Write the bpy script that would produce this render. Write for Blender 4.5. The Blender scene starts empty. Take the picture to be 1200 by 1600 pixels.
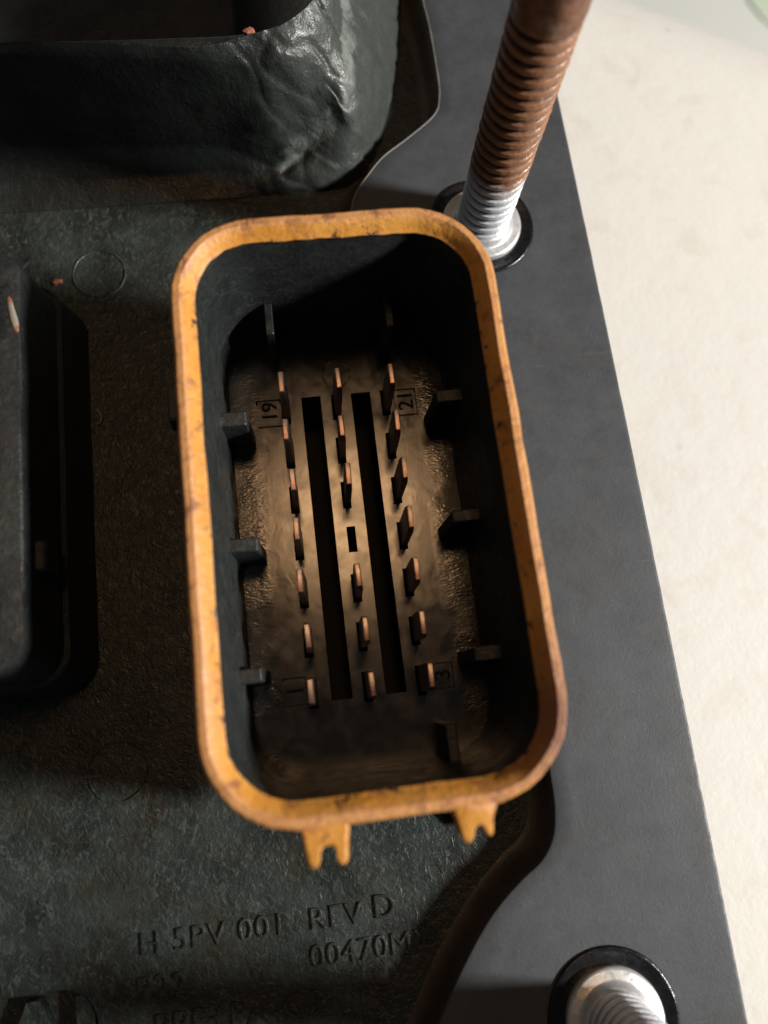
import bpy, math, random
from mathutils import Vector, Matrix, noise

random.seed(4)
S = 0.001                      # everything below is written in millimetres
scn = bpy.context.scene
COL = scn.collection

# ------------------------------------------------------------------ camera
cam = bpy.data.cameras.new('camera')
cam_o = bpy.data.objects.new('camera', cam); COL.objects.link(cam_o)
Rm = Matrix(((0.99085, 0.100722, -0.089842), (-0.118987, 0.966076, -0.229213), (0.063708, 0.237805, 0.969221)))
cam_o.matrix_world = Matrix.Translation(Vector((-3.734, -16.228, 78.878)) * S) @ Rm.to_4x4()
cam.sensor_fit = 'VERTICAL'; cam.sensor_height = 36.0; cam.sensor_width = 27.0; cam.lens = 27.0
cam.clip_start = 0.002; cam.clip_end = 20
cam.dof.use_dof = True; cam.dof.focus_distance = 0.0795; cam.dof.aperture_fstop = 18.0
scn.camera = cam_o

# ------------------------------------------------------------------ light and exposure
world = bpy.data.worlds.new('World'); scn.world = world; world.use_nodes = True
bg = world.node_tree.nodes['Background']
bg.inputs[0].default_value = (0.80, 0.90, 1.0, 1); bg.inputs[1].default_value = 0.040


def lamp(name, target, direction, dist, size, power, color):
    l = bpy.data.lights.new(name, 'AREA'); l.shape = 'DISK'; l.size = size; l.energy = power; l.color = color
    o = bpy.data.objects.new(name, l); COL.objects.link(o)
    d = Vector(direction).normalized()
    o.location = Vector(target) * S + d * dist
    o.rotation_euler = d.to_track_quat('Z', 'Y').to_euler()
    return o


EL, AZ = math.radians(31.5), math.radians(-13)
lamp('work_lamp', (0, 0, 0), (math.cos(EL) * math.cos(AZ), math.cos(EL) * math.sin(AZ), math.sin(EL)), 0.7, 0.09, 8.4, (1.0, 0.97, 0.925))
lamp('ceiling_lamp', (0, 0, 1.5), (3.5, 18.5, 77.0), 0.8, 0.16, 0.60, (1.0, 0.57, 0.27))
scn.view_settings.view_transform = 'Standard'; scn.view_settings.look = 'None'
scn.view_settings.exposure = 0.0; scn.view_settings.gamma = 1.0


# ------------------------------------------------------------------ materials
class NT:
    def __init__(s, name):
        m = bpy.data.materials.new(name); m.use_nodes = True
        s.m = m; s.t = m.node_tree; s.b = s.t.nodes['Principled BSDF']
        tc = s.t.nodes.new('ShaderNodeTexCoord'); mp = s.t.nodes.new('ShaderNodeMapping')
        mp.inputs['Scale'].default_value = (1000, 1000, 1000)
        s.t.links.new(tc.outputs['Object'], mp.inputs['Vector']); s.co = mp.outputs['Vector']

    def link(s, a, b): s.t.links.new(a, b)

    def stretch(s, sx, sy, sz, rot=0.0):
        mp = s.t.nodes.new('ShaderNodeMapping'); mp.inputs['Scale'].default_value = (sx, sy, sz)
        mp.inputs['Rotation'].default_value = (0, 0, rot)
        s.link(s.co, mp.inputs['Vector']); return mp.outputs['Vector']

    def noise(s, scale, detail=4, rough=.55, dist=0, vec=None):
        n = s.t.nodes.new('ShaderNodeTexNoise'); s.link(vec or s.co, n.inputs['Vector'])
        n.inputs['Scale'].default_value = scale; n.inputs['Detail'].default_value = detail
        n.inputs['Roughness'].default_value = rough; n.inputs['Distortion'].default_value = dist
        return n.outputs['Fac']

    def voro(s, scale, feature='F1', vec=None):
        n = s.t.nodes.new('ShaderNodeTexVoronoi'); s.link(vec or s.co, n.inputs['Vector'])
        n.feature = feature; n.inputs['Scale'].default_value = scale
        return n.outputs['Distance']

    def ramp(s, fac, *stops):
        r = s.t.nodes.new('ShaderNodeValToRGB'); s.link(fac, r.inputs[0])
        e = r.color_ramp.elements
        while len(e) < len(stops): e.new(.5)
        for k, (p, c) in enumerate(stops):
            e[k].position = p; e[k].color = (c, c, c, 1) if not isinstance(c, tuple) else (*c, 1)
        return r.outputs[0]

    def mix(s, fac, a, b, mode='MIX'):
        n = s.t.nodes.new('ShaderNodeMix'); n.data_type = 'RGBA'; n.blend_type = mode
        for sock, v in ((n.inputs[0], fac), (n.inputs[6], a), (n.inputs[7], b)):
            if isinstance(v, tuple): sock.default_value = (*v, 1)
            elif isinstance(v, (int, float)): sock.default_value = v if sock.type == 'VALUE' else (v, v, v, 1)
            else: s.link(v, sock)
        return n.outputs[2]

    def math(s, op, a, b=0.0):
        n = s.t.nodes.new('ShaderNodeMath'); n.operation = op
        for sock, v in ((n.inputs[0], a), (n.inputs[1], b)):
            if isinstance(v, (int, float)): sock.default_value = v
            else: s.link(v, sock)
        return n.outputs[0]

    def z(s):
        n = s.t.nodes.new('ShaderNodeSeparateXYZ'); s.link(s.co, n.inputs[0]); return n.outputs[2]

    def bump(s, h, dist_mm, strength=1.0, prev=None):
        n = s.t.nodes.new('ShaderNodeBump'); s.link(h, n.inputs['Height'])
        n.inputs['Distance'].default_value = dist_mm * S; n.inputs['Strength'].default_value = strength
        if prev: s.link(prev, n.inputs['Normal'])
        return n.outputs['Normal']

    def out(s, color=None, rough=None, normal=None, metal=None, spec=None):
        for k, v in (('Base Color', color), ('Roughness', rough), ('Normal', normal), ('Metallic', metal), ('Specular IOR Level', spec)):
            if v is None: continue
            if isinstance(v, (int, float)): s.b.inputs[k].default_value = v
            elif isinstance(v, tuple): s.b.inputs[k].default_value = (*v, 1)
            else: s.link(v, s.b.inputs[k])
        return s.m


def plastic(name, c1, c2, rough=(.38, .6), grain=1.6, gd=.10, fine=.03, dust=.35, dustc=(.30, .29, .27), dent=0.0, smear=.5, spec=.5, painted_light=False, scratch=False, oil=0.0):
    n = NT(name)
    col = n.mix(n.ramp(n.noise(.22, 5, .6), (.35, 0.0), (.68, 1.0)), c1, c2)
    # greenish grey film of wiped dust, in streaks
    col = n.mix(n.ramp(n.noise(.12, 5, .6, .8), (.52, 0.0), (.66, oil)), col, (.030, .021, .012))
    st = n.ramp(n.noise(1.1, 7, .72, 1.8, n.stretch(1, .6, 1, .5)), (.50, 0.0), (.66, smear))
    st = n.math('MULTIPLY', st, n.ramp(n.noise(.16, 4, .6), (.36, .25), (.60, 1.0)))
    if painted_light:      # pale streaks kept to the right end, painting it lit and the wall shaded
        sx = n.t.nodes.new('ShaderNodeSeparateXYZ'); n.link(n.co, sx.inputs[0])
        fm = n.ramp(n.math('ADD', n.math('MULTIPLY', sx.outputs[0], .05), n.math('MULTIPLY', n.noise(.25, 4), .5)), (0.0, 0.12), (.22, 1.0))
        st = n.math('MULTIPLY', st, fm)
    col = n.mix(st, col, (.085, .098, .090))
    if painted_light:      # light painted as paler tints on the right-end lumps and their ridge
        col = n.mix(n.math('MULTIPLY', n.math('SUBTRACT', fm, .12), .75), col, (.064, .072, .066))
        g = n.t.nodes.new('ShaderNodeAttribute'); g.attribute_name = 'painted_light'
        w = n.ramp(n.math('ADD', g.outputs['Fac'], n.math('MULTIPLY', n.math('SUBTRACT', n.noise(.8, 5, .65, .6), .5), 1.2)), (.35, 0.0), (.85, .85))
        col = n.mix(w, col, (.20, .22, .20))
    sp = n.ramp(n.voro(1.35), (0.035, dust), (0.075, 0.0))
    keep = n.ramp(n.noise(.45, 3), (.50, 0.0), (.62, 1.0))
    col = n.mix(n.math('MULTIPLY', sp, keep), col, dustc)
    if scratch:   # hairline scratches in two directions
        for rot, sc in ((.5, .8), (2.1, .55)):
            sv = n.stretch(.12, 3.0, 1, rot)
            line = n.math('MULTIPLY', n.ramp(n.noise(sc, 2, .5, .2, sv), (.72, 0.0), (.75, .25)), n.ramp(n.noise(.3, 3), (.48, 0.0), (.6, 1.0)))
            col = n.mix(line, col, (.17, .17, .165))
    nb = n.bump(n.noise(grain, 3, .55, .9), gd)
    nb = n.bump(n.noise(grain * 4, 1, .5, .4), fine, 1.0, nb)
    if dent: nb = n.bump(n.noise(.35, 4, .6, 1.2), dent, 1.0, nb)
    rg = n.ramp(n.noise(.8, 6, .65, .5), (.3, rough[0]), (.7, rough[1]))
    return n.out(col, rg, nb, spec=spec)


M = {}
M['flange'] = plastic('grey_flange_plastic', (.048, .053, .061), (.066, .072, .081), (.44, .66), 2.8, .020, .012, .7, smear=.42, scratch=True, oil=.18)
M['base'] = plastic('black_moulded_plastic', (.014, .018, .016), (.036, .046, .042), (.26, .56), 1.25, .14, .035, .6, smear=.85, scratch=True, spec=.38, oil=.55)
M['rough'] = plastic('weathered_black_plastic', (.009, .011, .010), (.022, .026, .024), (.30, .52), 1.2, .10, .04, .7, dent=.12, smear=.6, painted_light=True)
M['shroud'] = plastic('black_connector_plastic', (.012, .014, .014), (.024, .027, .027), (.35, .58), 1.5, .07, .025, .45, smear=.5)
M['wall'] = plastic('warm_lit_black_plastic', (.040, .030, .023), (.070, .052, .040), (.34, .55), 1.2, .05, .02, .2, smear=.3)  # browner and paler, painting warm lamp light onto the tray wall
M['dark'] = NT('black_rib_plastic').out((.009, .009, .010), .62, spec=.2)


M['highlight'] = NT('painted_edge_highlight').out((.20, .19, .165), .5)  # pale colour standing in for the highlight on the cut-out edge


def mk_floor():
    n = NT('satin_connector_floor_plastic')
    col = n.mix(n.ramp(n.noise(.28, 4), (.35, 0.0), (.7, 1.0)), (.010, .009, .008), (.020, .018, .015))
    nb = n.bump(n.noise(.8, 2, .5, .6, n.stretch(1, .6, 1, .6)), .008)
    sx = n.t.nodes.new('ShaderNodeSeparateXYZ'); n.link(n.co, sx.inputs[0])
    msk = n.math('MULTIPLY', n.ramp(n.noise(.20, 2), (.40, 0.0), (.55, 1.0)), n.ramp(n.math('MULTIPLY', n.math('ABSOLUTE', sx.outputs[0]), .1), (.80, 0.0), (.95, 1.0)))
    nb = n.bump(n.math('MULTIPLY', n.noise(2.4, 1, .5, .9, n.stretch(.6, 1.6, 1, .5)), msk), .022, 1.0, nb)
    rg = n.ramp(n.noise(.45, 4, .58, .4), (.34, .13), (.66, .23))
    return n.out(col, rg, nb, spec=1.0)


M['floor'] = mk_floor()


def mk_orange():
    n = NT('worn_orange_sealant')
    col = n.mix(n.ramp(n.noise(.35, 5, .6), (.32, 0.0), (.68, 1.0)), (.60, .250, .034), (.68, .320, .065))
    # chalky pinkish rub along the crown
    crown = n.ramp(n.math('ADD', n.math('SUBTRACT', n.z(), 19.25), n.math('MULTIPLY', n.noise(.8, 4), .5)), (.80, 0.0), (.92, .8))
    col = n.mix(crown, col, (.63, .305, .125))
    col = n.mix(n.ramp(n.noise(.9, 5, .6, .5), (.56, 0.0), (.70, .5)), col, (.58, .22, .08))
    # brown grime
    col = n.mix(n.ramp(n.noise(.5, 7, .72, .7), (.525, 0.0), (.66, .85)), col, (.24, .090, .050))
    # old dirt burnt into the lower right corner and part of the lower edge
    dv = n.t.nodes.new('ShaderNodeVectorMath'); dv.operation = 'DISTANCE'; n.link(n.co, dv.inputs[0]); dv.inputs[1].default_value = (13.5, -19.5, 20)
    dm = n.math('ADD', n.math('MULTIPLY', dv.outputs['Value'], .07), n.math('MULTIPLY', n.noise(.5, 6, .7), .6))
    col = n.mix(n.ramp(dm, (.38, .8), (.85, 0.0)), col, (.17, .065, .045))
    # flaked-off spots where the black plastic shows, mostly along the lower inside edge
    zz = n.math('SUBTRACT', 19.6, n.z())
    f = n.math('ADD', n.noise(.75, 7, .72, .5), n.math('MULTIPLY', n.math('MAXIMUM', zz, 0.0), .13))
    col = n.mix(n.ramp(f, (.635, 0.0), (.67, 1.0)), col, (.040, .024, .018))
    nb = n.bump(n.noise(1.0, 5, .6, .5), .16)
    nb = n.bump(n.noise(5, 3), .03, 1.0, nb)
    return n.out(col, n.ramp(n.noise(1.5, 4), (.3, .34), (.7, .55)), nb, spec=.45)


M['orange'] = mk_orange()


def mk_terminal():
    n = NT('tinned_copper')
    col = n.mix(n.ramp(n.noise(.7, 4), (.4, 0.0), (.62, 1.0)), (.66, .52, .46), (.54, .34, .26))
    return n.out(col, n.ramp(n.noise(3, 3), (.3, .33), (.7, .42)), n.bump(n.noise(3, 2), .004), 1.0)


M['terminal'] = mk_terminal()


def mk_stud():
    n = NT('zinc_stud_with_rust')
    t = n.ramp(n.math('ADD', n.math('MULTIPLY', n.z(), .05), n.math('MULTIPLY', n.noise(.9, 6, .78), .26)), (.565, 0.0), (.70, 1.0))
    zinc = n.mix(n.noise(1.5, 4), (.74, .76, .80), (.86, .87, .90))
    rust = n.mix(n.ramp(n.noise(.8, 7, .7, .6), (.34, 0.0), (.66, 1.0)), (.070, .026, .014), (.25, .105, .048))
    rust = n.mix(n.ramp(n.noise(.35, 4, .6), (.52, 0.0), (.7, .6)), rust, (.17, .115, .09))
    rust = n.mix(n.ramp(n.noise(2.4, 6, .7), (.56, 0.0), (.72, .8)), rust, (.04, .018, .012))
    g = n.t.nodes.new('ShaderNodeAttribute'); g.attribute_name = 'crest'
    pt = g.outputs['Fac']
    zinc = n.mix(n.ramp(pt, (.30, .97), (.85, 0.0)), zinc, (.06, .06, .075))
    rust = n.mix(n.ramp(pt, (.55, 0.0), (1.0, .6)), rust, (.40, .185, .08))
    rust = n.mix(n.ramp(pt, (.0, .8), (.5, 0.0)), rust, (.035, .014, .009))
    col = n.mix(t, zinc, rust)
    rg = n.mix(t, .38, n.ramp(n.noise(1.4, 5), (.35, .30), (.65, .7)))
    mt = n.mix(t, .30, .12)
    nb = n.bump(n.noise(1.8, 4, .6, .4), .07)
    return n.out(col, rg, nb, mt)


M['stud'] = mk_stud()
n = NT('zinc_plated_collar')
M['zinc'] = n.out(n.mix(n.noise(.9, 5), (.66, .66, .66), (.82, .81, .79)), n.ramp(n.noise(2, 5), (.3, .26), (.7, .46)), n.bump(n.noise(1.3, 4), .03), .6)
n = NT('black_rubber')
M['rubber'] = n.out((.008, .008, .009), n.ramp(n.noise(1.2, 5), (.3, .16), (.7, .34)), n.bump(n.noise(1.6, 5), .05))


def mk_table():
    n = NT('cream_laminate')
    col = n.mix(n.ramp(n.noise(.02, 4), (.35, 0.0), (.65, 1.0)), (.765, .745, .69), (.74, .725, .69))
    col = n.mix(n.ramp(n.noise(.16, 6, .65, .4), (.54, 0.0), (.74, .5)), col, (.66, .58, .50))
    sp = n.math('MULTIPLY', n.ramp(n.voro(.16), (.05, .6), (.11, 0.0)), n.ramp(n.noise(.07, 2), (.5, 0.0), (.6, 1.0)))
    col = n.mix(sp, col, (.52, .40, .33))
    nb = n.bump(n.noise(1.2, 4, .6), .03)
    nb = n.bump(n.noise(.25, 4, .6), .10, 1.0, nb)
    return n.out(col, .55, nb, spec=.3)


M['table'] = mk_table()
n = NT('pale_grey_floor')
M['ground'] = n.out(n.mix(n.noise(.02, 5), (.60, .63, .58), (.66, .67, .63)), .6)
n = NT('green_cloth')
M['green'] = n.out(n.mix(n.noise(.3, 5), (.50, .60, .46), (.55, .63, .50)), .9, n.bump(n.noise(1.2, 4), .3))
n = NT('red_brown_flake')
M['flake'] = n.out(n.mix(n.noise(1.2, 4), (.26, .075, .045), (.42, .17, .11)), .6)
n = NT('tan_fibre')
M['fibre'] = n.out((.34, .25, .15), .7)
n = NT('pale_red_patch')
M['edge_patch'] = n.out(n.mix(n.ramp(n.noise(.5, 3), (.47, 0.0), (.56, 1.0)), (.34, .30, .24), (.33, .13, .08)), .45, n.bump(n.noise(1.5, 4), .1))


# ------------------------------------------------------------------ mesh helpers
def mesh(name, verts, faces, mat, parent=None, smooth=False, origin=(0, 0, 0), sharp=None):
    me = bpy.data.meshes.new(name)
    ox, oy, oz = origin
    me.from_pydata([((x - ox) * S, (y - oy) * S, (z - oz) * S) for x, y, z in verts], [], faces)
    me.materials.append(mat); me.update(); me.validate()
    if smooth:
        me.polygons.foreach_set('use_smooth', [True] * len(me.polygons))
        if sharp: me.set_sharp_from_angle(angle=math.radians(sharp))
    return link(name, me, parent, origin)


def link(name, me, parent=None, origin=(0, 0, 0)):
    o = bpy.data.objects.new(name, me); COL.objects.link(o)
    o.location = Vector(origin) * S
    if parent is not None:
        o.parent = parent
        w = Vector((0, 0, 0)); p = parent
        while p is not None: w += p.location; p = p.parent
        o.location = Vector(origin) * S - w
    return o


def empty(name, origin=(0, 0, 0)):
    o = bpy.data.objects.new(name, None); COL.objects.link(o); o.location = Vector(origin) * S
    o.empty_display_size = .005
    return o


def tag(o, label, cat=None, group=None, kind=None):
    if label: o['label'] = label
    if cat: o['category'] = cat
    if group: o['group'] = group
    if kind: o['kind'] = kind
    return o


def loft(rings, closed=True, cap0=False, cap1=False):
    v = [p for r in rings for p in r]; n = len(rings[0]); f = []
    for i in range(len(rings) - 1):
        for j in range(n if closed else n - 1):
            k = (j + 1) % n
            f.append((i * n + j, i * n + k, (i + 1) * n + k, (i + 1) * n + j))
    if cap0: f.append(tuple(range(n - 1, -1, -1)))
    if cap1: f.append(tuple(range((len(rings) - 1) * n, len(rings) * n)))
    return v, f


def rrect(hx, hy, r, z, cx=0, cy=0, arc=10, side=14):
    pts = []
    for sx, sy, a0 in ((1, 1, 0), (-1, 1, 90), (-1, -1, 180), (1, -1, 270)):
        x0, y0 = cx + sx * (hx - r), cy + sy * (hy - r)
        for k in range(arc + 1):
            a = math.radians(a0 + 90 * k / arc)
            pts.append((x0 + r * math.cos(a), y0 + r * math.sin(a)))
    out = []
    m = len(pts)
    for i in range(m):
        a, b = pts[i], pts[(i + 1) % m]
        out.append((*a, z))
        if (i % (arc + 1)) == arc:
            for k in range(1, side): out.append((a[0] + (b[0] - a[0]) * k / side, a[1] + (b[1] - a[1]) * k / side, z))
    return out


def box(x0, x1, y0, y1, z0, z1, tx=0.0, ty=0.0, bev=.12):
    """bevelled block, its top drawn in by tx, ty"""
    def ring(a, b, c, d, z): return [(a, c, z), (b, c, z), (b, d, z), (a, d, z)]
    def cham(a, b, c, d, z, e): return [(a + e, c, z), (b - e, c, z), (b, c + e, z), (b, d - e, z), (b - e, d, z), (a + e, d, z), (a, d - e, z), (a, c + e, z)]
    return loft([cham(x0, x1, y0, y1, z0, bev), cham(x0 + tx, x1 - tx, y0 + ty, y1 - ty, z1 - bev, bev),
                 cham(x0 + tx + bev, x1 - tx - bev, y0 + ty + bev, y1 - ty - bev, z1, bev * .6)], True, True, True)


def lathe(prof, cx, cy, n=48, jit=0.0):
    rings = []
    for r, z in prof:
        rings.append([(cx + r * math.cos(2 * math.pi * k / n), cy + r * math.sin(2 * math.pi * k / n), z + (noise.noise((k * .7, r, z)) * jit)) for k in range(n)])
    return rings


def crom(pts, sub):
    out = []
    for i in range(len(pts) - 1):
        p0, p1, p2, p3 = (Vector(pts[max(i - 1, 0)]), Vector(pts[i]), Vector(pts[i + 1]), Vector(pts[min(i + 2, len(pts) - 1)]))
        for k in range(sub):
            t = k / sub
            out.append(.5 * ((2 * p1) + (p2 - p0) * t + (2 * p0 - 5 * p1 + 4 * p2 - p3) * t * t + (3 * p1 - p0 - 3 * p2 + p3) * t ** 3))
    out.append(Vector(pts[-1])); return out


def textmesh(body, size, depth, spacing=1.0, bold=0.0):
    cu = bpy.data.curves.new('lettering', 'FONT'); cu.body = body; cu.size = size * S
    cu.extrude = depth * S / 2; cu.bevel_depth = .04 * S; cu.bevel_resolution = 1
    cu.space_character = spacing; cu.offset = bold * S; cu.resolution_u = 4
    o = bpy.data.objects.new('lettering', cu); COL.objects.link(o)
    dg = bpy.context.evaluated_depsgraph_get(); dg.update()
    me = bpy.data.meshes.new_from_object(o.evaluated_get(dg))
    bpy.data.objects.remove(o); bpy.data.curves.remove(cu)
    return me


def lettering(name, body, at, size, depth, mat, parent, rot=0.0, spacing=1.0, bold=0.0, label=None):
    me = textmesh(body, size, depth, spacing, bold); me.name = name
    me.materials.clear(); me.materials.append(mat)
    o = link(name, me, parent, at); o.rotation_euler = (0, 0, rot)
    if label: o['label'] = label
    return o


# ------------------------------------------------------------------ setting: table, floor behind it
TZ = -16.0
# the table's far edge runs across the upper right of the picture; the top rolls over it
e0, e1 = Vector((57.5, 105.0)), Vector((84.5, 90.6))
ed = (e1 - e0).normalized(); en = Vector((-ed.y, ed.x))      # en points beyond the edge
rings = []
prof = [(-260, 0), (-120, 0), (-60, 0), (-36, 0)] + [(-36 + 42 * math.sin(a), -42 * (1 - math.cos(a))) for a in [math.radians(10 * k) for k in range(1, 10)]] + [(6, -60)]
for d, z in prof:
    rings.append([((e0 + ed * t + en * d).x, (e0 + ed * t + en * d).y, TZ + z) for t in (-260, -120, -40, -10, 20, 50, 90, 200)])
v, f = loft(rings, False)
tag(mesh('table_top', v, f, M['table'], None, True), 'cream speckled table top under the black housing', kind='structure')
v = [(-700, -500, -140), (700, -500, -140), (700, 900, -140), (-700, 900, -140)]
tag(mesh('floor', v, [(0, 1, 2, 3)], M['ground']), 'pale grey floor beyond the table edge', kind='structure')

v, f = loft([rrect(40, 40, 30, z, 211, 229, 6, 6) for z in (-139.8, -139.4)] + [rrect(39.7, 39.7, 29.7, -139.2, 211, 229, 6, 6)], True, True, True)
tag(mesh('green_mat', v, f, M['green'], None, False, (211, 229, -140)), 'blurred green mat at the top right corner beyond the table', 'mat')

# ------------------------------------------------------------------ the module
mod = empty('control_module', (0, 0, TZ))
tag(mod, 'dirty black plastic control module with orange-rimmed rectangular connector', 'control module')

# --- flange plate: straight right edge, wavy cut-out on the left
cut = [(15.8, 110), (16.3, 84), (16.57, 69.5), (16.89, 64.5), (16.95, 57.7), (16.75, 54), (15.74, 51.3), (12.2, 48.3), (8.79, 45.8), (6.58, 43.3), (5.05, 41.2), (4.2, 38.8),
       (3.9, 35.5), (5.5, 31.5), (9, 28.3), (13, 25.2), (16, 20), (17.2, 12), (17.5, 0), (17.4, -12), (17.3, -20), (17.05, -25.6), (16.95, -28.9), (16.31, -31.7), (14.84, -33.7),
       (12.7, -35.1), (10.55, -36.7), (8.73, -38.4), (6.86, -40.6), (4.99, -43.1), (3.08, -46), (.6, -50), (-2, -56), (-4, -66), (-5, -80)]
path = crom([(x, y, 0) for x, y in cut], 7)
nor = []
for i in range(len(path)):
    t = (path[min(i + 1, len(path) - 1)] - path[max(i - 1, 0)]).normalized()
    nor.append(Vector((t.y, -t.x, 0)))          # towards the cut-out (left)
if nor[0].x > 0: nor = [-q for q in nor]
XE = 31.85
rings = []
for p, q in zip(path, nor):
    xe = XE + .05 * noise.noise((p.y * .4, 3, 0)) - (p.y + 10) ** 2 * .00008
    row = [(p + q * .30) + Vector((0, 0, -.9)), (p + q * .28) + Vector((0, 0, -.30)), (p + q * .18) + Vector((0, 0, -.08)), p + Vector((0, 0, 0))]
    a = p
    for k in range(1, 9):
        row.append(Vector((a.x + (xe - 1.0 - a.x) * k / 8, a.y, 0)))
    row.append(Vector((xe - .35, p.y, 0))); row.append(Vector((xe - .2, p.y, -.01)))
    row += [Vector((xe - .05, p.y, -.07)), Vector((xe, p.y, -.25)), Vector((xe, p.y, -3.0)), Vector((xe - 3, p.y, -3.2))]
    rings.append([tuple(r) for r in row])
v, f = loft(rings, False)
flange = mesh('flange_plate', v, [tuple(reversed(q)) for q in f], M['flange'], mod, True, sharp=30)
tag(flange, 'smooth grey flange plate with a wavy inner edge')

# thin pale bead, added as a painted highlight along the upper part of the cut-out edge
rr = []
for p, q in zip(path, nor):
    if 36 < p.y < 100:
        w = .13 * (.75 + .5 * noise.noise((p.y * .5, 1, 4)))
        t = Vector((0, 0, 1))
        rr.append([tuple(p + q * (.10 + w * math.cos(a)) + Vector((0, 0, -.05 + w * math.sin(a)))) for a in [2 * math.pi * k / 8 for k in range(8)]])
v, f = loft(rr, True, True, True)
mesh('edge_highlight', v, f, M['highlight'], mod, True)

TRZ = -3.8
# --- wall that drops from the flange into the tray
rings = []
for i, (p, q) in enumerate(zip(path, nor)):
    w = 1.0 + .12 * noise.noise((i * .05, 0, 2))
    rings.append([tuple(p + q * (d * w) + Vector((0, 0, z))) for d, z in ((.2, -.25), (.36, -.7), (.55, -1.6), (.78, -2.5), (1.05, -3.15), (1.4, -3.55), (1.8, -3.75), (2.2, -3.83))])
v, f = loft(rings, False)
mesh('tray_wall', v, [tuple(reversed(q)) for q in f], M['wall'], mod, True)

# --- tray floor (the moulded surface with the lettering), with a rectangular opening for the badge
BX0, BX1, BY0, BY1 = -46.0, -28.4, -60.0, -39.3
xs = sorted({*range(-72, 25, 4), BX0, BX1}); ys = sorted({*range(-80, 109, 4), BY0, BY1})
idx = {}; v = []; f = []
for j, y in enumerate(ys):
    for i, x in enumerate(xs):
        idx[i, j] = len(v); v.append((x, y, TRZ))
for j in range(len(ys) - 1):
    for i in range(len(xs) - 1):
        mx, my = (xs[i] + xs[i + 1]) / 2, (ys[j] + ys[j + 1]) / 2
        if BX0 < mx < BX1 and BY0 < my < BY1: continue
        if my > 52 and mx < 6: continue
        if abs(mx) < 12 and abs(my) < 24: continue      # open under the connector
        f.append((idx[i, j], idx[i + 1, j], idx[i + 1, j + 1], idx[i, j + 1]))
tray = mesh('tray_floor', v, f, M['base'], mod, True)
tag(tray, 'dull black moulded tray floor with raised lettering')
# underside box so the module stands on the table
v, f = box(-72, 28.5, -80, 45, TZ, -5.8, 0, 0, .5)
mesh('lower_shell', v, f, M['dark'], mod)

# badge pocket
cx, cy, hx, hy = (BX0 + BX1) / 2, (BY0 + BY1) / 2, (BX1 - BX0) / 2, (BY1 - BY0) / 2
inner = rrect(hx - .15, hy - .15, 3.4, TRZ, cx, cy)
outer = []
for x, y, z in inner:
    # push the outline out to the rectangle
    dx, dy = x - cx, y - cy
    ax = hx if abs(dx) > hx - 3.5 else abs(dx); ay = hy if abs(dy) > hy - 3.5 else abs(dy)
    if abs(dx) > hx - 3.5 and abs(dy) > hy - 3.5:
        # corner: slide along the rectangle
        u = (abs(dx) - (hx - 3.55)) / 3.4; w = (abs(dy) - (hy - 3.55)) / 3.4
        if u > w: ax, ay = hx, hy - 3.55 + 3.55 * min(1, w / max(u, 1e-6))
        else: ax, ay = hx - 3.55 + 3.55 * min(1, u / max(w, 1e-6)), hy
    outer.append((cx + math.copysign(ax, dx), cy + math.copysign(ay, dy), z))
r1 = [(cx + (x - cx) * .985, cy + (y - cy) * .985, TRZ - .15) for x, y, z in inner]
r2 = [(cx + (x - cx) * .975, cy + (y - cy) * .975, TRZ - 1.6) for x, y, z in inner]
v, f = loft([outer, inner, r1, r2], True, False, True)
pocket = mesh('badge_recess', v, f, M['base'], mod, True, sharp=40)
lettering('badge_lettering', 'AD', (-37.9, -47.6, TRZ - .9), 10.2, 1.3, M['base'], pocket, 0, 1.02, .35, label='large raised badge letters cut off by the picture edge')

# raised mould lettering
for body, at, size, sp in (('H 5PV 001  REV', (-24.6, -37.6, TRZ + .02), 2.9, 1.12), ('D', (-2.0, -37.4, TRZ + .05), 3.1, 1.0), ('00470MX', (-8.5, -40.9, TRZ + .02), 2.9, 1.07),
                           ('P22', (-25.0, -41.4, TRZ + .02), 2.9, 1.15), ('PPE+PA-GF', (-23.5, -44.9, TRZ + .02), 3.1, 1.08)):
    lettering('moulded_lettering', body, at, size, .26, M['base'], mod, 0, sp, -.05)

# ejector pin rings
def ring_mesh(name, c, r, z, mat, parent, w=.16, h=.14):
    v, f = loft(lathe([(r - w, z - .05), (r - w * .5, z + h * .8), (r, z + h), (r + w * .5, z + h * .7), (r + w, z - .05)], c[0], c[1], 40, .12))
    return mesh(name, v, f, mat, parent, True)


for c, r in (((-25.9, 35.3), 3.0), ((-25.9, -20.6), 2.9)):
    ring_mesh('ejector_mark', c, r, TRZ, M['base'], mod)

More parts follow.
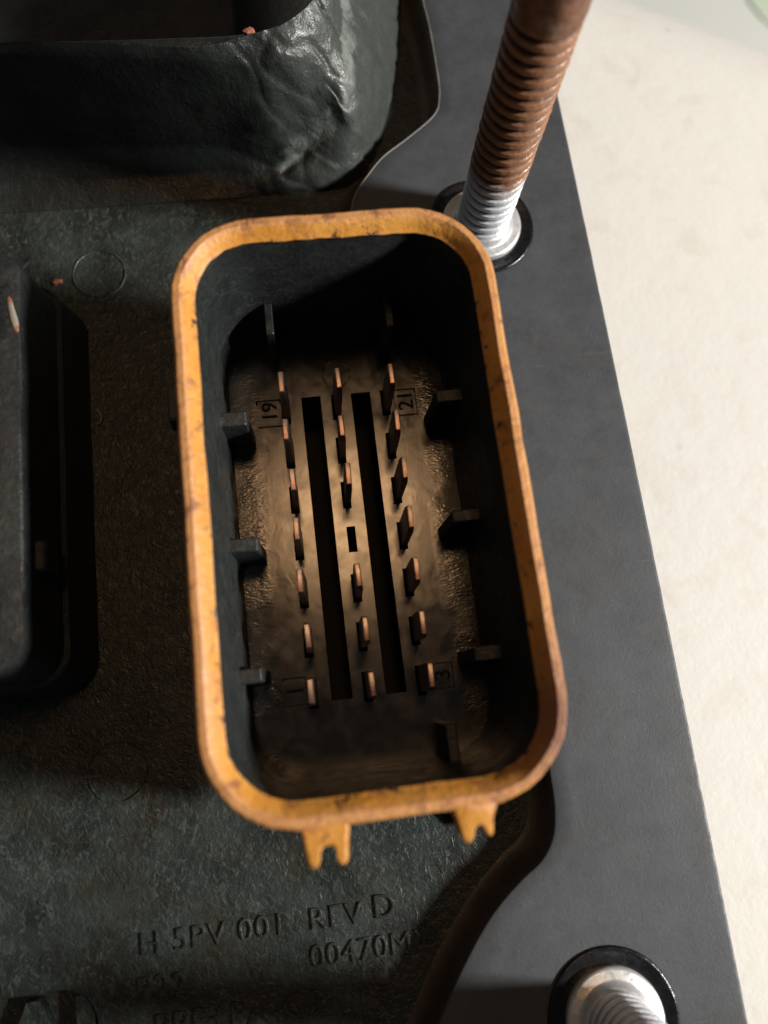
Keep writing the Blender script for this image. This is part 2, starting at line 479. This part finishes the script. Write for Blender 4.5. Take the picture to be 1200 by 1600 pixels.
# --- upper trough with a lumpy lit buttress at its right end
cols = []
def front(x): return [(x, 43.6, -4.4), (x, 44.2, -3.7), (x, 45.6, -3.2), (x, 47.2, -2.6), (x, 48.6, -.5), (x, 49.2, 5), (x, 49.4, 11.6), (x, 50.0, 12.9), (x, 51.6, 12.4), (x, 53.6, 0), (x, 58, -15), (x, 112, -15.2)]
for x in (-72, -50, -36, -26, -17, -10): cols.append(front(x))
cols.append([(-5.2, 43.6, -5.8), (-5.0, 44.1, -5.0), (-4.8, 44.7, -4.3), (-4.2, 45.7, -3.4), (-3.6, 47.0, -2.2), (-4.8, 48.2, 4), (-5.4, 49.5, 10.5), (-5.0, 51.2, 13), (-5.2, 52.4, 11.5), (-6, 55.5, 0), (-9, 64, -15), (-9, 112, -15.2)])
cols.append([(1.0, 44.4, -7), (1.0, 44.4, -5.2), (.9, 44.6, -4.0), (.6, 46.0, -2.2), (.4, 47.9, .4), (-1.8, 48.9, 5.5), (-3.2, 49.6, 11.2), (-3.2, 51.5, 13.2), (-3.8, 52.7, 11.6), (-5.5, 56, 0), (-9, 66, -15), (-9, 112, -15.2)])
cols.append([(5.9, 45.7, -8), (5.9, 45.7, -5.3), (5.6, 45.8, -3.9), (4.5, 46.8, -.4), (3.1, 48.6, 4.0), (.9, 49.6, 7.4), (-.9, 50.4, 11.6), (-1.3, 52.3, 13.4), (-2.2, 53.3, 11.6), (-5, 57, 0), (-9, 67, -15), (-9, 112, -15.2)])
cols.append([(9.0, 50.0, -8), (9.0, 50.0, -5.0), (8.8, 49.9, -3.5), (6.8, 49.2, 1.8), (4.4, 48.9, 6.5), (2.6, 50.5, 8.6), (1.0, 51.8, 12.0), (.2, 53.2, 13.5), (-1.2, 54.0, 11.6), (-4.5, 58, 0), (-9, 68, -15), (-9, 112, -15.2)])
cols.append([(11.5, 57.5, -8), (11.5, 57.5, -4.0), (11.2, 57.4, -2.5), (8.4, 55.6, 3.6), (4.76, 53.7, 8.5), (3.8, 53.9, 10.0), (2.5, 54.0, 12.4), (1.6, 54.6, 13.5), (.2, 55.4, 11.6), (-4, 60, 0), (-9, 70, -15), (-9, 112, -15.2)])
cols.append([(13.2, 65.0, -8), (13.2, 65.0, -3.0), (12.8, 65.0, -1.6), (9.0, 62.0, 4.2), (5.1, 59.2, 9.0), (4.5, 58.4, 10.4), (3.7, 57.2, 12.6), (2.8, 57.2, 13.5), (1.4, 58, 11.6), (-4, 62, 0), (-9, 72, -15), (-9, 112, -15.2)])
cols.append([(14.6, 75.0, -8), (14.6, 75.0, -3.0), (14.0, 75.0, -1.6), (10.0, 71.0, 5.0), (5.5, 66.0, 11.0), (5.2, 65.8, 11.4), (4.8, 65.5, 12.8), (4.2, 65.0, 13.5), (2.4, 65, 11.6), (-3, 68, 0), (-8, 76, -15), (-9, 112, -15.2)])
cols.append([(15.0, 100, -8), (15.0, 100, -3.0), (14.4, 100, -1.6), (10.4, 97, 5.0), (6, 95, 11.0), (5.7, 95, 11.4), (5.3, 94.5, 12.8), (4.7, 94, 13.5), (2.9, 94, 11.6), (-3, 94, 0), (-8, 94, -15), (-9, 112, -15.2)])
SU = 9
def facet(c, sub):
    a = crom(c, sub)
    b = [Vector(c[i]).lerp(Vector(c[i + 1]), k / sub) for i in range(len(c) - 1) for k in range(sub)] + [Vector(c[-1])]
    return [p.lerp(q, .75) for p, q in zip(a, b)]


for c in cols[6:9]:
    for k in range(1, 4): c[k] = (c[k][0], c[k][1], c[k][2] + 1.0)
for c in cols[:6]:            # the long face leans away a little towards the left
    for k in range(4, 8): c[k] = (c[k][0], c[k][1] - (c[k][0] + 10) * .09, c[k][2])
rows_s = [facet(c, SU) for c in cols]
nr = len(rows_s[0])
lines = [crom([rows_s[j][i] for j in range(len(cols))], 14) for i in range(nr)]
grid = []
for i, ln in enumerate(lines):
    r = []
    for k, p in enumerate(ln):
        w = max(0.0, min(1.0, (p.x + 9) / 6))
        t = i / SU
        fade = max(0.0, min(1.0, (t - .5) / .8)) * max(0.0, min(1.0, (8.2 - t) / .6))
        q = p * .28
        dvec = Vector(noise.turbulence_vector(q, 4, False, noise_basis='PERLIN_ORIGINAL', amplitude_scale=.55, frequency_scale=2.1))
        rid = noise.noise(Vector((p.x * .22 + p.z * .12, p.y * .2, p.z * .16)))
        cr = -max(0.0, .10 - abs(rid)) * 4.0
        amp = (.12 + .75 * w) * fade
        nn = Vector((.55, -.45, .7)).normalized()
        r.append(tuple(p + dvec * .26 * amp + nn * cr * amp))
    grid.append(r)
painted_light = []  # ridge highlight painted into the colour along the crease
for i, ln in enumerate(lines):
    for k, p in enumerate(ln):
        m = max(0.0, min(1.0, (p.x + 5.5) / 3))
        painted_light.append(m * math.exp(-((i / SU - 4.0) / .42) ** 2) * (.75 + .5 * noise.noise(p * .5)))
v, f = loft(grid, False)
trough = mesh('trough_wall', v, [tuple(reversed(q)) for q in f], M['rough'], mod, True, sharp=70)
at = trough.data.attributes.new('painted_light', 'FLOAT', 'POINT'); at.data.foreach_set('value', painted_light)
tag(trough, 'lumpy weathered black trough wall with a highlight painted on its ridge')

# --- neighbouring shroud at the left picture edge
def nb_ring(z, o, r): return rrect(17 - o, 21.5 - o, r, z, -44.6, 9.2, 8, 10)
rg = [nb_ring(-5.4, -.4, 3.4), nb_ring(3.0, .5, 3.2), nb_ring(3.3, .95, 3.0), nb_ring(11.0, 1.55, 2.8), nb_ring(11.3, 1.68, 2.7), nb_ring(11.4, 1.9, 2.6), nb_ring(11.45, 4.2, 2.0), nb_ring(11.1, 4.5, 1.8), nb_ring(-4, 5.0, 1.6)]
rg = [[(x + .09 * noise.noise((x * .5, y * .4, z * .4)), y, z + (.22 * noise.noise((x * .7, y * .5, 5)) if z > 11.2 else 0)) for x, y, z in r] for r in rg]
v, f = loft(rg, True, False, True)
nb = mesh('neighbour_shroud', v, f, M['shroud'], mod, True, sharp=40)
tag(nb, 'second black shroud cut by the left picture edge')
v, f = box(-29.8, -27.9, -2.1, 1.2, 6.0, 9.0, .15, .2, .25)
mesh('latch_tab', v, f, M['shroud'], nb, True, sharp=40)
# pale and red patch on its rim
rr = []
for k in range(11):
    t = k / 10; w = .40 * math.sin(math.pi * min(1, max(0, t * .96 + .02))) ** .35
    y = 24.2 - 3.8 * t; x = -30.2 + .7 * t
    rr.append([(x + w * math.cos(a), y, 11.35 + .32 * math.sin(a) * (w / .6)) for a in [2 * math.pi * j / 10 for j in range(10)]])
v, f = loft(rr, True, True, True)
tag(mesh('pale_edge_patch', v, f, M['edge_patch'], nb, True), 'pale and red patch on the shroud edge')

# ------------------------------------------------------------------ the connector
def ring(o, z, hx=13.92, hy=25.0, r=7.2, wob=0.0):
    pts = rrect(hx - o, hy - o, max(r - o, .6), z)
    if wob: pts = [(x + wob * noise.noise((x * .45, y * .45, 7)), y + wob * noise.noise((x * .45, y * .45, 17)), z0 + wob * .8 * noise.noise((x * .8, y * .8, 27))) for x, y, z0 in pts]
    return pts


rg = [ring(.1, -5.3), ring(.12, 0), ring(.25, 18.3), ring(.6, 18.7), ring(1.4, 18.7), ring(1.62, 19.05), ring(1.75, 18.7), ring(2.02, 14), ring(2.45, 1.0), ring(2.5, -1)]
v, f = loft(rg)
con = mesh('connector', v, f, M['shroud'], mod, True, sharp=45)
tag(con, 'black rectangular connector shroud with rounded corners and an orange rim')


def rim_ring(o, z, rag=0.0):
    out = []
    for x, y, z0 in ring(o, z):
        q = (x * .55, y * .55)
        a = .10 * noise.noise((q[0], q[1], 3)) + .05 * noise.noise((x * 1.7, y * 1.7, 9))
        h = .09 * noise.noise((q[0], q[1], 13)) + rag * (.5 * noise.noise((x * 1.3, y * 1.3, 21)) + .5 * noise.noise((x * 3, y * 3, 31)))
        L = math.hypot(x, y) or 1
        out.append((x * (1 + a / L), y * (1 + a / L), z0 + h))
    return out


rg = [rim_ring(.06, 16.9, .6), rim_ring(0, 17.5), rim_ring(0, 19.5), rim_ring(.08, 19.8), rim_ring(.28, 19.98), rim_ring(.80, 20.03), rim_ring(.86, 19.99), rim_ring(1.25, 19.66), rim_ring(1.56, 19.38, .05), rim_ring(1.66, 19.2, .16), rim_ring(1.95, 18.95, .3)]
v, f = loft(rg)
rim = mesh('orange_rim', v, f, M['orange'], con, True, sharp=24)
tag(rim, 'worn orange sealing rim around the connector mouth')

# forked orange tabs on the lower side
def fork(name, plan, z0, z1, ztip):
    """plan: outline (x, y); thickness z0..z1, thinning towards the free ends"""
    top = []; bot = []
    for x, y in plan:
        t = max(0, min(1, (-25.2 - y) / 2.4))
        top.append((x, y, z1 + (ztip - z1) * t)); bot.append((x, y, z0))
    cxm = sum(p[0] for p in plan) / len(plan)
    n = len(plan)
    v = [*bot, *[(x, y, z - .18) for x, y, z in top], *[(x * .93 + cxm * .07, y + .07, z) for x, y, z in top]]
    f = []
    for i in range(2):
        for j in range(n):
            k = (j + 1) % n; f.append((i * n + j, i * n + k, (i + 1) * n + k, (i + 1) * n + j))
    f.append(tuple(range(2 * n, 3 * n))); f.append(tuple(range(n - 1, -1, -1)))
    o = mesh(name, v, f, M['orange'], con, True, sharp=50)
    b = o.modifiers.new('round', 'BEVEL'); b.width = .16 * S; b.segments = 3; b.limit_method = 'ANGLE'; b.angle_limit = math.radians(40)
    return o


fork('forked_tab', [(-3.5, -24.7), (-7.1, -24.7), (-6.98, -25.5), (-6.85, -26.4), (-6.75, -27.45), (-6.5, -27.75), (-6.05, -27.7), (-5.85, -27.3), (-5.7, -26.5), (-5.4, -26.25), (-4.85, -26.3), (-4.66, -26.6),
                    (-4.62, -27.4), (-4.4, -27.72), (-3.98, -27.68), (-3.8, -27.3), (-3.7, -26.2), (-3.55, -25.4)], 17.4, 19.75, 19.3)
fork('forked_tab', [(7.5, -24.7), (3.9, -24.7), (4.15, -25.4), (4.35, -26.2), (4.62, -27.2), (4.95, -27.55), (5.3, -27.5), (5.5, -27.1), (5.62, -26.5), (5.85, -26.3), (6.15, -26.4), (6.4, -26.9),
                    (6.62, -27.25), (6.9, -27.2), (6.98, -26.6), (7.05, -25.8), (7.25, -25.3)], 16.6, 19.9, 18.9)
for x0, x1 in ((3.5, 4.5), (-5.3, -4.7)):
    v, f = box(x0, x1, -26.7, -24.6, 4, 17.2 if x0 > 0 else 15.5, 0, .3, .1); mesh('tab_web', v, f, M['dark'], con)
# small black tab on the outer left wall
v, f = box(-16.9, -13.6, 11.5, 15.1, 5.5, 8.2, .12, .12, .22); mesh('side_tab', v, f, M['flange'], con, True, sharp=40)

# connector floor with slots, terminal openings and shallow number pockets
FZ = 1.5
TX = (-5.55, -0.18, 5.14); TY = [14.25 - 4.9 * k for k in range(7)]
holes = [(-3.92, -1.85, -16.25, 15.5, 7.0), (1.42, 3.5, -16.25, 15.5, 7.0)]
for i, x in enumerate(TX):
    for j, y in enumerate(TY):
        if i == 1 and j == 3: holes.append((x - .45, x + .45, y - 1.35, y + 1.35, 6.0))
        else: holes.append((x - .56, x + .35, y - 1.62, y + 1.3, 2.5))
NB = [('19', -8.75, -6.12, 12.45, 15.55), ('21', 5.9, 8.4, 12.4, 15.5), ('3', 6.0, 8.35, -16.45, -13.85), ('1', -8.55, -6.2, -16.4, -13.6)]
for _, a, b, c, d in NB:      # grooved square frames round the pin numbers
    g = .17
    holes += [(a, b, c, c + g, .5), (a, b, d - g, d, .5), (a, a + g, c + g, d - g, .5), (b - g, b, c + g, d - g, .5)]
xs = sorted({-13.0, 13.0, *[h[0] for h in holes], *[h[1] for h in holes]})
ys = sorted({-24.0, 24.0, *[h[2] for h in holes], *[h[3] for h in holes]})
idx = {}; v = []; f = []
def vid(x, y, z):
    k = (round(x, 4), round(y, 4), round(z, 4))
    if k not in idx: idx[k] = len(v); v.append((x, y, z))
    return idx[k]
for i in range(len(xs) - 1):
    for j in range(len(ys) - 1):
        mx, my = (xs[i] + xs[i + 1]) / 2, (ys[j] + ys[j + 1]) / 2
        if any(h[0] < mx < h[1] and h[2] < my < h[3] for h in holes): continue
        f.append((vid(xs[i], ys[j], FZ), vid(xs[i + 1], ys[j], FZ), vid(xs[i + 1], ys[j + 1], FZ), vid(xs[i], ys[j + 1], FZ)))
for a, b, c, d, dep in holes:
    t = [(a, c), (b, c), (b, d), (a, d)]
    zb = FZ - dep
    for k in range(4):
        p, q = t[k], t[(k + 1) % 4]
        f.append((vid(*p, FZ), vid(*q, FZ), vid(*q, zb), vid(*p, zb)))
    f.append(tuple(vid(*p, zb) for p in t))
cf = mesh('connector_floor', v, f, M['floor'], con)
cf.data.materials.append(M['dark'])  # darker plastic inside slots and holes, shade put into the colour
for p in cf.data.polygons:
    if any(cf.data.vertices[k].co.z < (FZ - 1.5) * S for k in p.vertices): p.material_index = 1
tag(cf, 'satin connector floor with two long slots and number boxes')
for body, a, b, c, d in NB:
    w = len(body)
    at = ((a + b) / 2 + .82, (c + d) / 2 - (.92 if w == 2 else .45), FZ + .05)
    lettering('pin_number', body, at, 2.3, .16, M['dark'], con, math.pi / 2, .95, -.03)  # matte black digits paint the dark look of unlit engraving
ring_mesh('ejector_mark', (.09, 17.85), 1.5, FZ, M['floor'], con, .10, .08)

# terminals: flat blades, 20 of 21 positions filled
def blade():
    def rg(hx, hy, z): return [(-hx, -hy, z), (hx, -hy, z), (hx, hy, z), (-hx, hy, z)]
    c = .05
    def ch(hx, hy, z): return [(-hx + c, -hy, z), (hx - c, -hy, z), (hx, -hy + c, z), (hx, hy - c, z), (hx - c, hy, z), (-hx + c, hy, z), (-hx, hy - c, z), (-hx, -hy + c, z)]
    v, f = loft([ch(.30, 1.28, -2.3), ch(.30, 1.28, 6.0), ch(.29, 1.16, 6.9), ch(.24, 1.06, 7.36)], True, True, False)
    b0 = len(v) - 8
    tip = []
    for q in (-1.02, -.6, -.2, .2, .6, 1.02):
        for sx in (-.17, .17): tip.append((sx, q * .97, 7.5 - .05 * q * q))
    t0 = len(v); v += tip
    for k in range(5): f.append((t0 + 2 * k, t0 + 2 * k + 1, t0 + 2 * k + 3, t0 + 2 * k + 2))
    f += [(b0, b0 + 1, t0 + 1, t0), (b0 + 5, b0 + 4, t0 + 10, t0 + 11)[::-1], (b0 + 1, b0 + 2, t0 + 1), (b0 + 3, b0 + 4, t0 + 11), (b0 + 5, b0 + 6, t0 + 10), (b0 + 7, b0, t0),
          (b0 + 2, b0 + 3, t0 + 11, t0 + 9, t0 + 7, t0 + 5, t0 + 3, t0 + 1), (b0 + 6, b0 + 7, t0, t0 + 2, t0 + 4, t0 + 6, t0 + 8, t0 + 10)]
    me = bpy.data.meshes.new('terminal'); me.from_pydata([(x * S, y * S, z * S) for x, y, z in v], [], f)
    me.materials.append(M['terminal']); me.update(); return me


bl = blade()
for i, x in enumerate(TX):
    for j, y in enumerate(TY):
        if i == 1 and j == 3: continue
        o = link('terminal', bl, con, (x, y, FZ))
        o.rotation_euler = (math.radians(random.uniform(-.8, .8)), math.radians(random.uniform(-1.2, 1.2)), math.radians(random.uniform(-2, 2)))

# keying ribs on the inside walls
RB = [(9.3, 12.6, 10.7, 12.0), (9.2, 12.6, -1.4, -.2), (9.4, 12.6, -14.4, -13.0)]
for a, b, c, d in RB:
    v, f = box(a - .5, b, c, d, -.5, 9, .45, 0, .12); mesh('keying_rib', v, f, M['shroud'], con)
RL = [(-12.9, -9.3, 10.2, 11.6), (-12.9, -9.2, -2.1, -.8), (-12.9, -9.8, -13.9, -12.6)]
for a, b, c, d in RL:
    v, f = box(a, b + .3, c, d, -.5, 9, .3, 0, .12); mesh('keying_rib', v, f, M['shroud'], con)
for x, y in ((-6.3, 19.4), (5.7, 19.2)):
    v, f = box(x - .45, x + .45, y, 23.2, -.5, 8.8, .05, .1, .1); mesh('keying_rib', v, f, M['shroud'], con)
v, f = box(5.9, 7.0, -23.2, -19.4, -.5, 8, .05, .1, .1); mesh('keying_rib', v, f, M['shroud'], con)

# ------------------------------------------------------------------ threaded studs
def stud(label, cx, cy, rot, top, seed):
    root = empty('threaded_stud', (cx, cy, 0)); tag(root, label, 'stud', 'studs through the flange plate')
    pr = lathe([(4.2, .02), (6.15, .02), (6.25, .10), (6.2, .22), (6.0, .30), (5.7, .22), (5.3, .12), (4.9, .10), (4.2, .1)], cx, cy, 56)
    v, f = loft(pr); mesh('rubber_ring', v, f, M['rubber'], root, True, (cx, cy, 0))
    pr = lathe([(4.62, .03), (4.66, .6), (4.55, .85), (4.3, .95), (3.7, .97), (3.45, 1.1), (3.3, 1.5), (3.0, 1.9), (2.0, 2.0)], cx, cy, 56)
    v, f = loft(pr); mesh('collar', v, f, M['zinc'], root, True, (cx, cy, 0), sharp=50)
    # helical thread, worn and clogged towards the rusty end
    n, per = 40, 14; pitch = 1.25; z0, z1, z2 = .6, 28.5, top
    rings = []; crest = []
    nz = int((z2 - z0) / pitch * per)
    for i in range(nz + 1):
        z = z0 + (z2 - z0) * i / nz
        r_ = []
        for k in range(n):
            th = 2 * math.pi * k / n + rot
            ph = ((z - z0) / pitch - k / n) % 1.0
            tri = 1 - abs(2 * ph - 1)                      # 0 root .. 1 crest
            prof = max(0.0, min(1.0, (tri - .18) / .36))
            rust = max(0.0, min(1.0, (z - 9.8) / 1.2)); end = max(0.0, min(1.0, (z - z1) / 1.5))
            dep = (.58 - .10 * rust) * (1 - end)
            R = 3.05 + .05 * rust
            nz_ = noise.noise((math.cos(th) * 2 + seed, math.sin(th) * 2, z * .9)) * .08 * rust + noise.noise((math.cos(th) * 6, math.sin(th) * 6 + seed, z * 3)) * .045 * rust
            crest.append(prof * (1 - end) + .6 * end)
            rad = R - dep * (1 - prof) + nz_
            r_.append((cx + rad * math.cos(th), cy + rad * math.sin(th), z))
        rings.append(r_)
    rings.append([(cx + (x - cx) * .75, cy + (y - cy) * .75, z + .7) for x, y, z in rings[-1]])
    v, f = loft(rings, True, False, True)
    o = mesh('threaded_shank', v, f, M['stud'], root, True, (cx, cy, 0))
    crest += [.6] * n
    at = o.data.attributes.new('crest', 'FLOAT', 'POINT'); at.data.foreach_set('value', crest)
    return root


stud('tall stud beside the connector, silver thread at base, rusty brown above', 19.05, 35.6, 0.3, 42.0, 1)
stud('stud in the lower right corner, only its silver base in view', 19.05, -47.9, 1.7, 27.0, 8)

# ------------------------------------------------------------------ dirt lying on the module
def flake(name, at, rad, h, mat, label, cat, seed):
    x0, y0, z0 = at; n = 9
    o = [(rad * (.7 + .6 * noise.noise((k * 1.3, seed, 0))) * math.cos(2 * math.pi * k / n), rad * .7 * (.7 + .6 * noise.noise((k * 1.1, seed, 4))) * math.sin(2 * math.pi * k / n)) for k in range(n)]
    v, f = loft([[(x0 + x, y0 + y, z0) for x, y in o], [(x0 + x * .95, y0 + y * .95, z0 + h + .2 * rad * noise.noise((x, y, seed))) for x, y in o], [(x0 + x * .4, y0 + y * .4, z0 + h * 1.4) for x, y in o]], True, True, True)
    return tag(mesh(name, v, f, mat, None, False, at), label, cat)


flake('dirt_flake', (-30.6, 34.6, TRZ), .8, .25, M['flake'], 'tiny reddish flake on the tray beside the moulded circle', 'flake', 2)
flake('dirt_flake', (-5.4, 51.6, 12.75), .85, .3, M['flake'], 'reddish brown flake caught on the trough edge at the top', 'flake', 7)
pts = crom([(-26.9, 16.6, -3.7), (-26.4, 16.7, -3.6), (-26.2, 17.3, -3.55), (-26.4, 17.9, -3.6), (-26.7, 18.3, -3.5)], 5)
rr = []
for i, p in enumerate(pts):
    t = (pts[min(i + 1, len(pts) - 1)] - pts[max(i - 1, 0)]).normalized(); u = t.cross(Vector((0, 0, 1))).normalized(); w = u.cross(t)
    rr.append([tuple(p + (u * math.cos(a) + w * math.sin(a)) * .11) for a in [2 * math.pi * j / 6 for j in range(6)]])
v, f = loft(rr, True, True, True)
tag(mesh('lint_fibre', v, f, M['fibre'], None, True, (-26.5, 17.4, TRZ)), 'curled tan fibre on the shaded tray left of the connector', 'fibre')
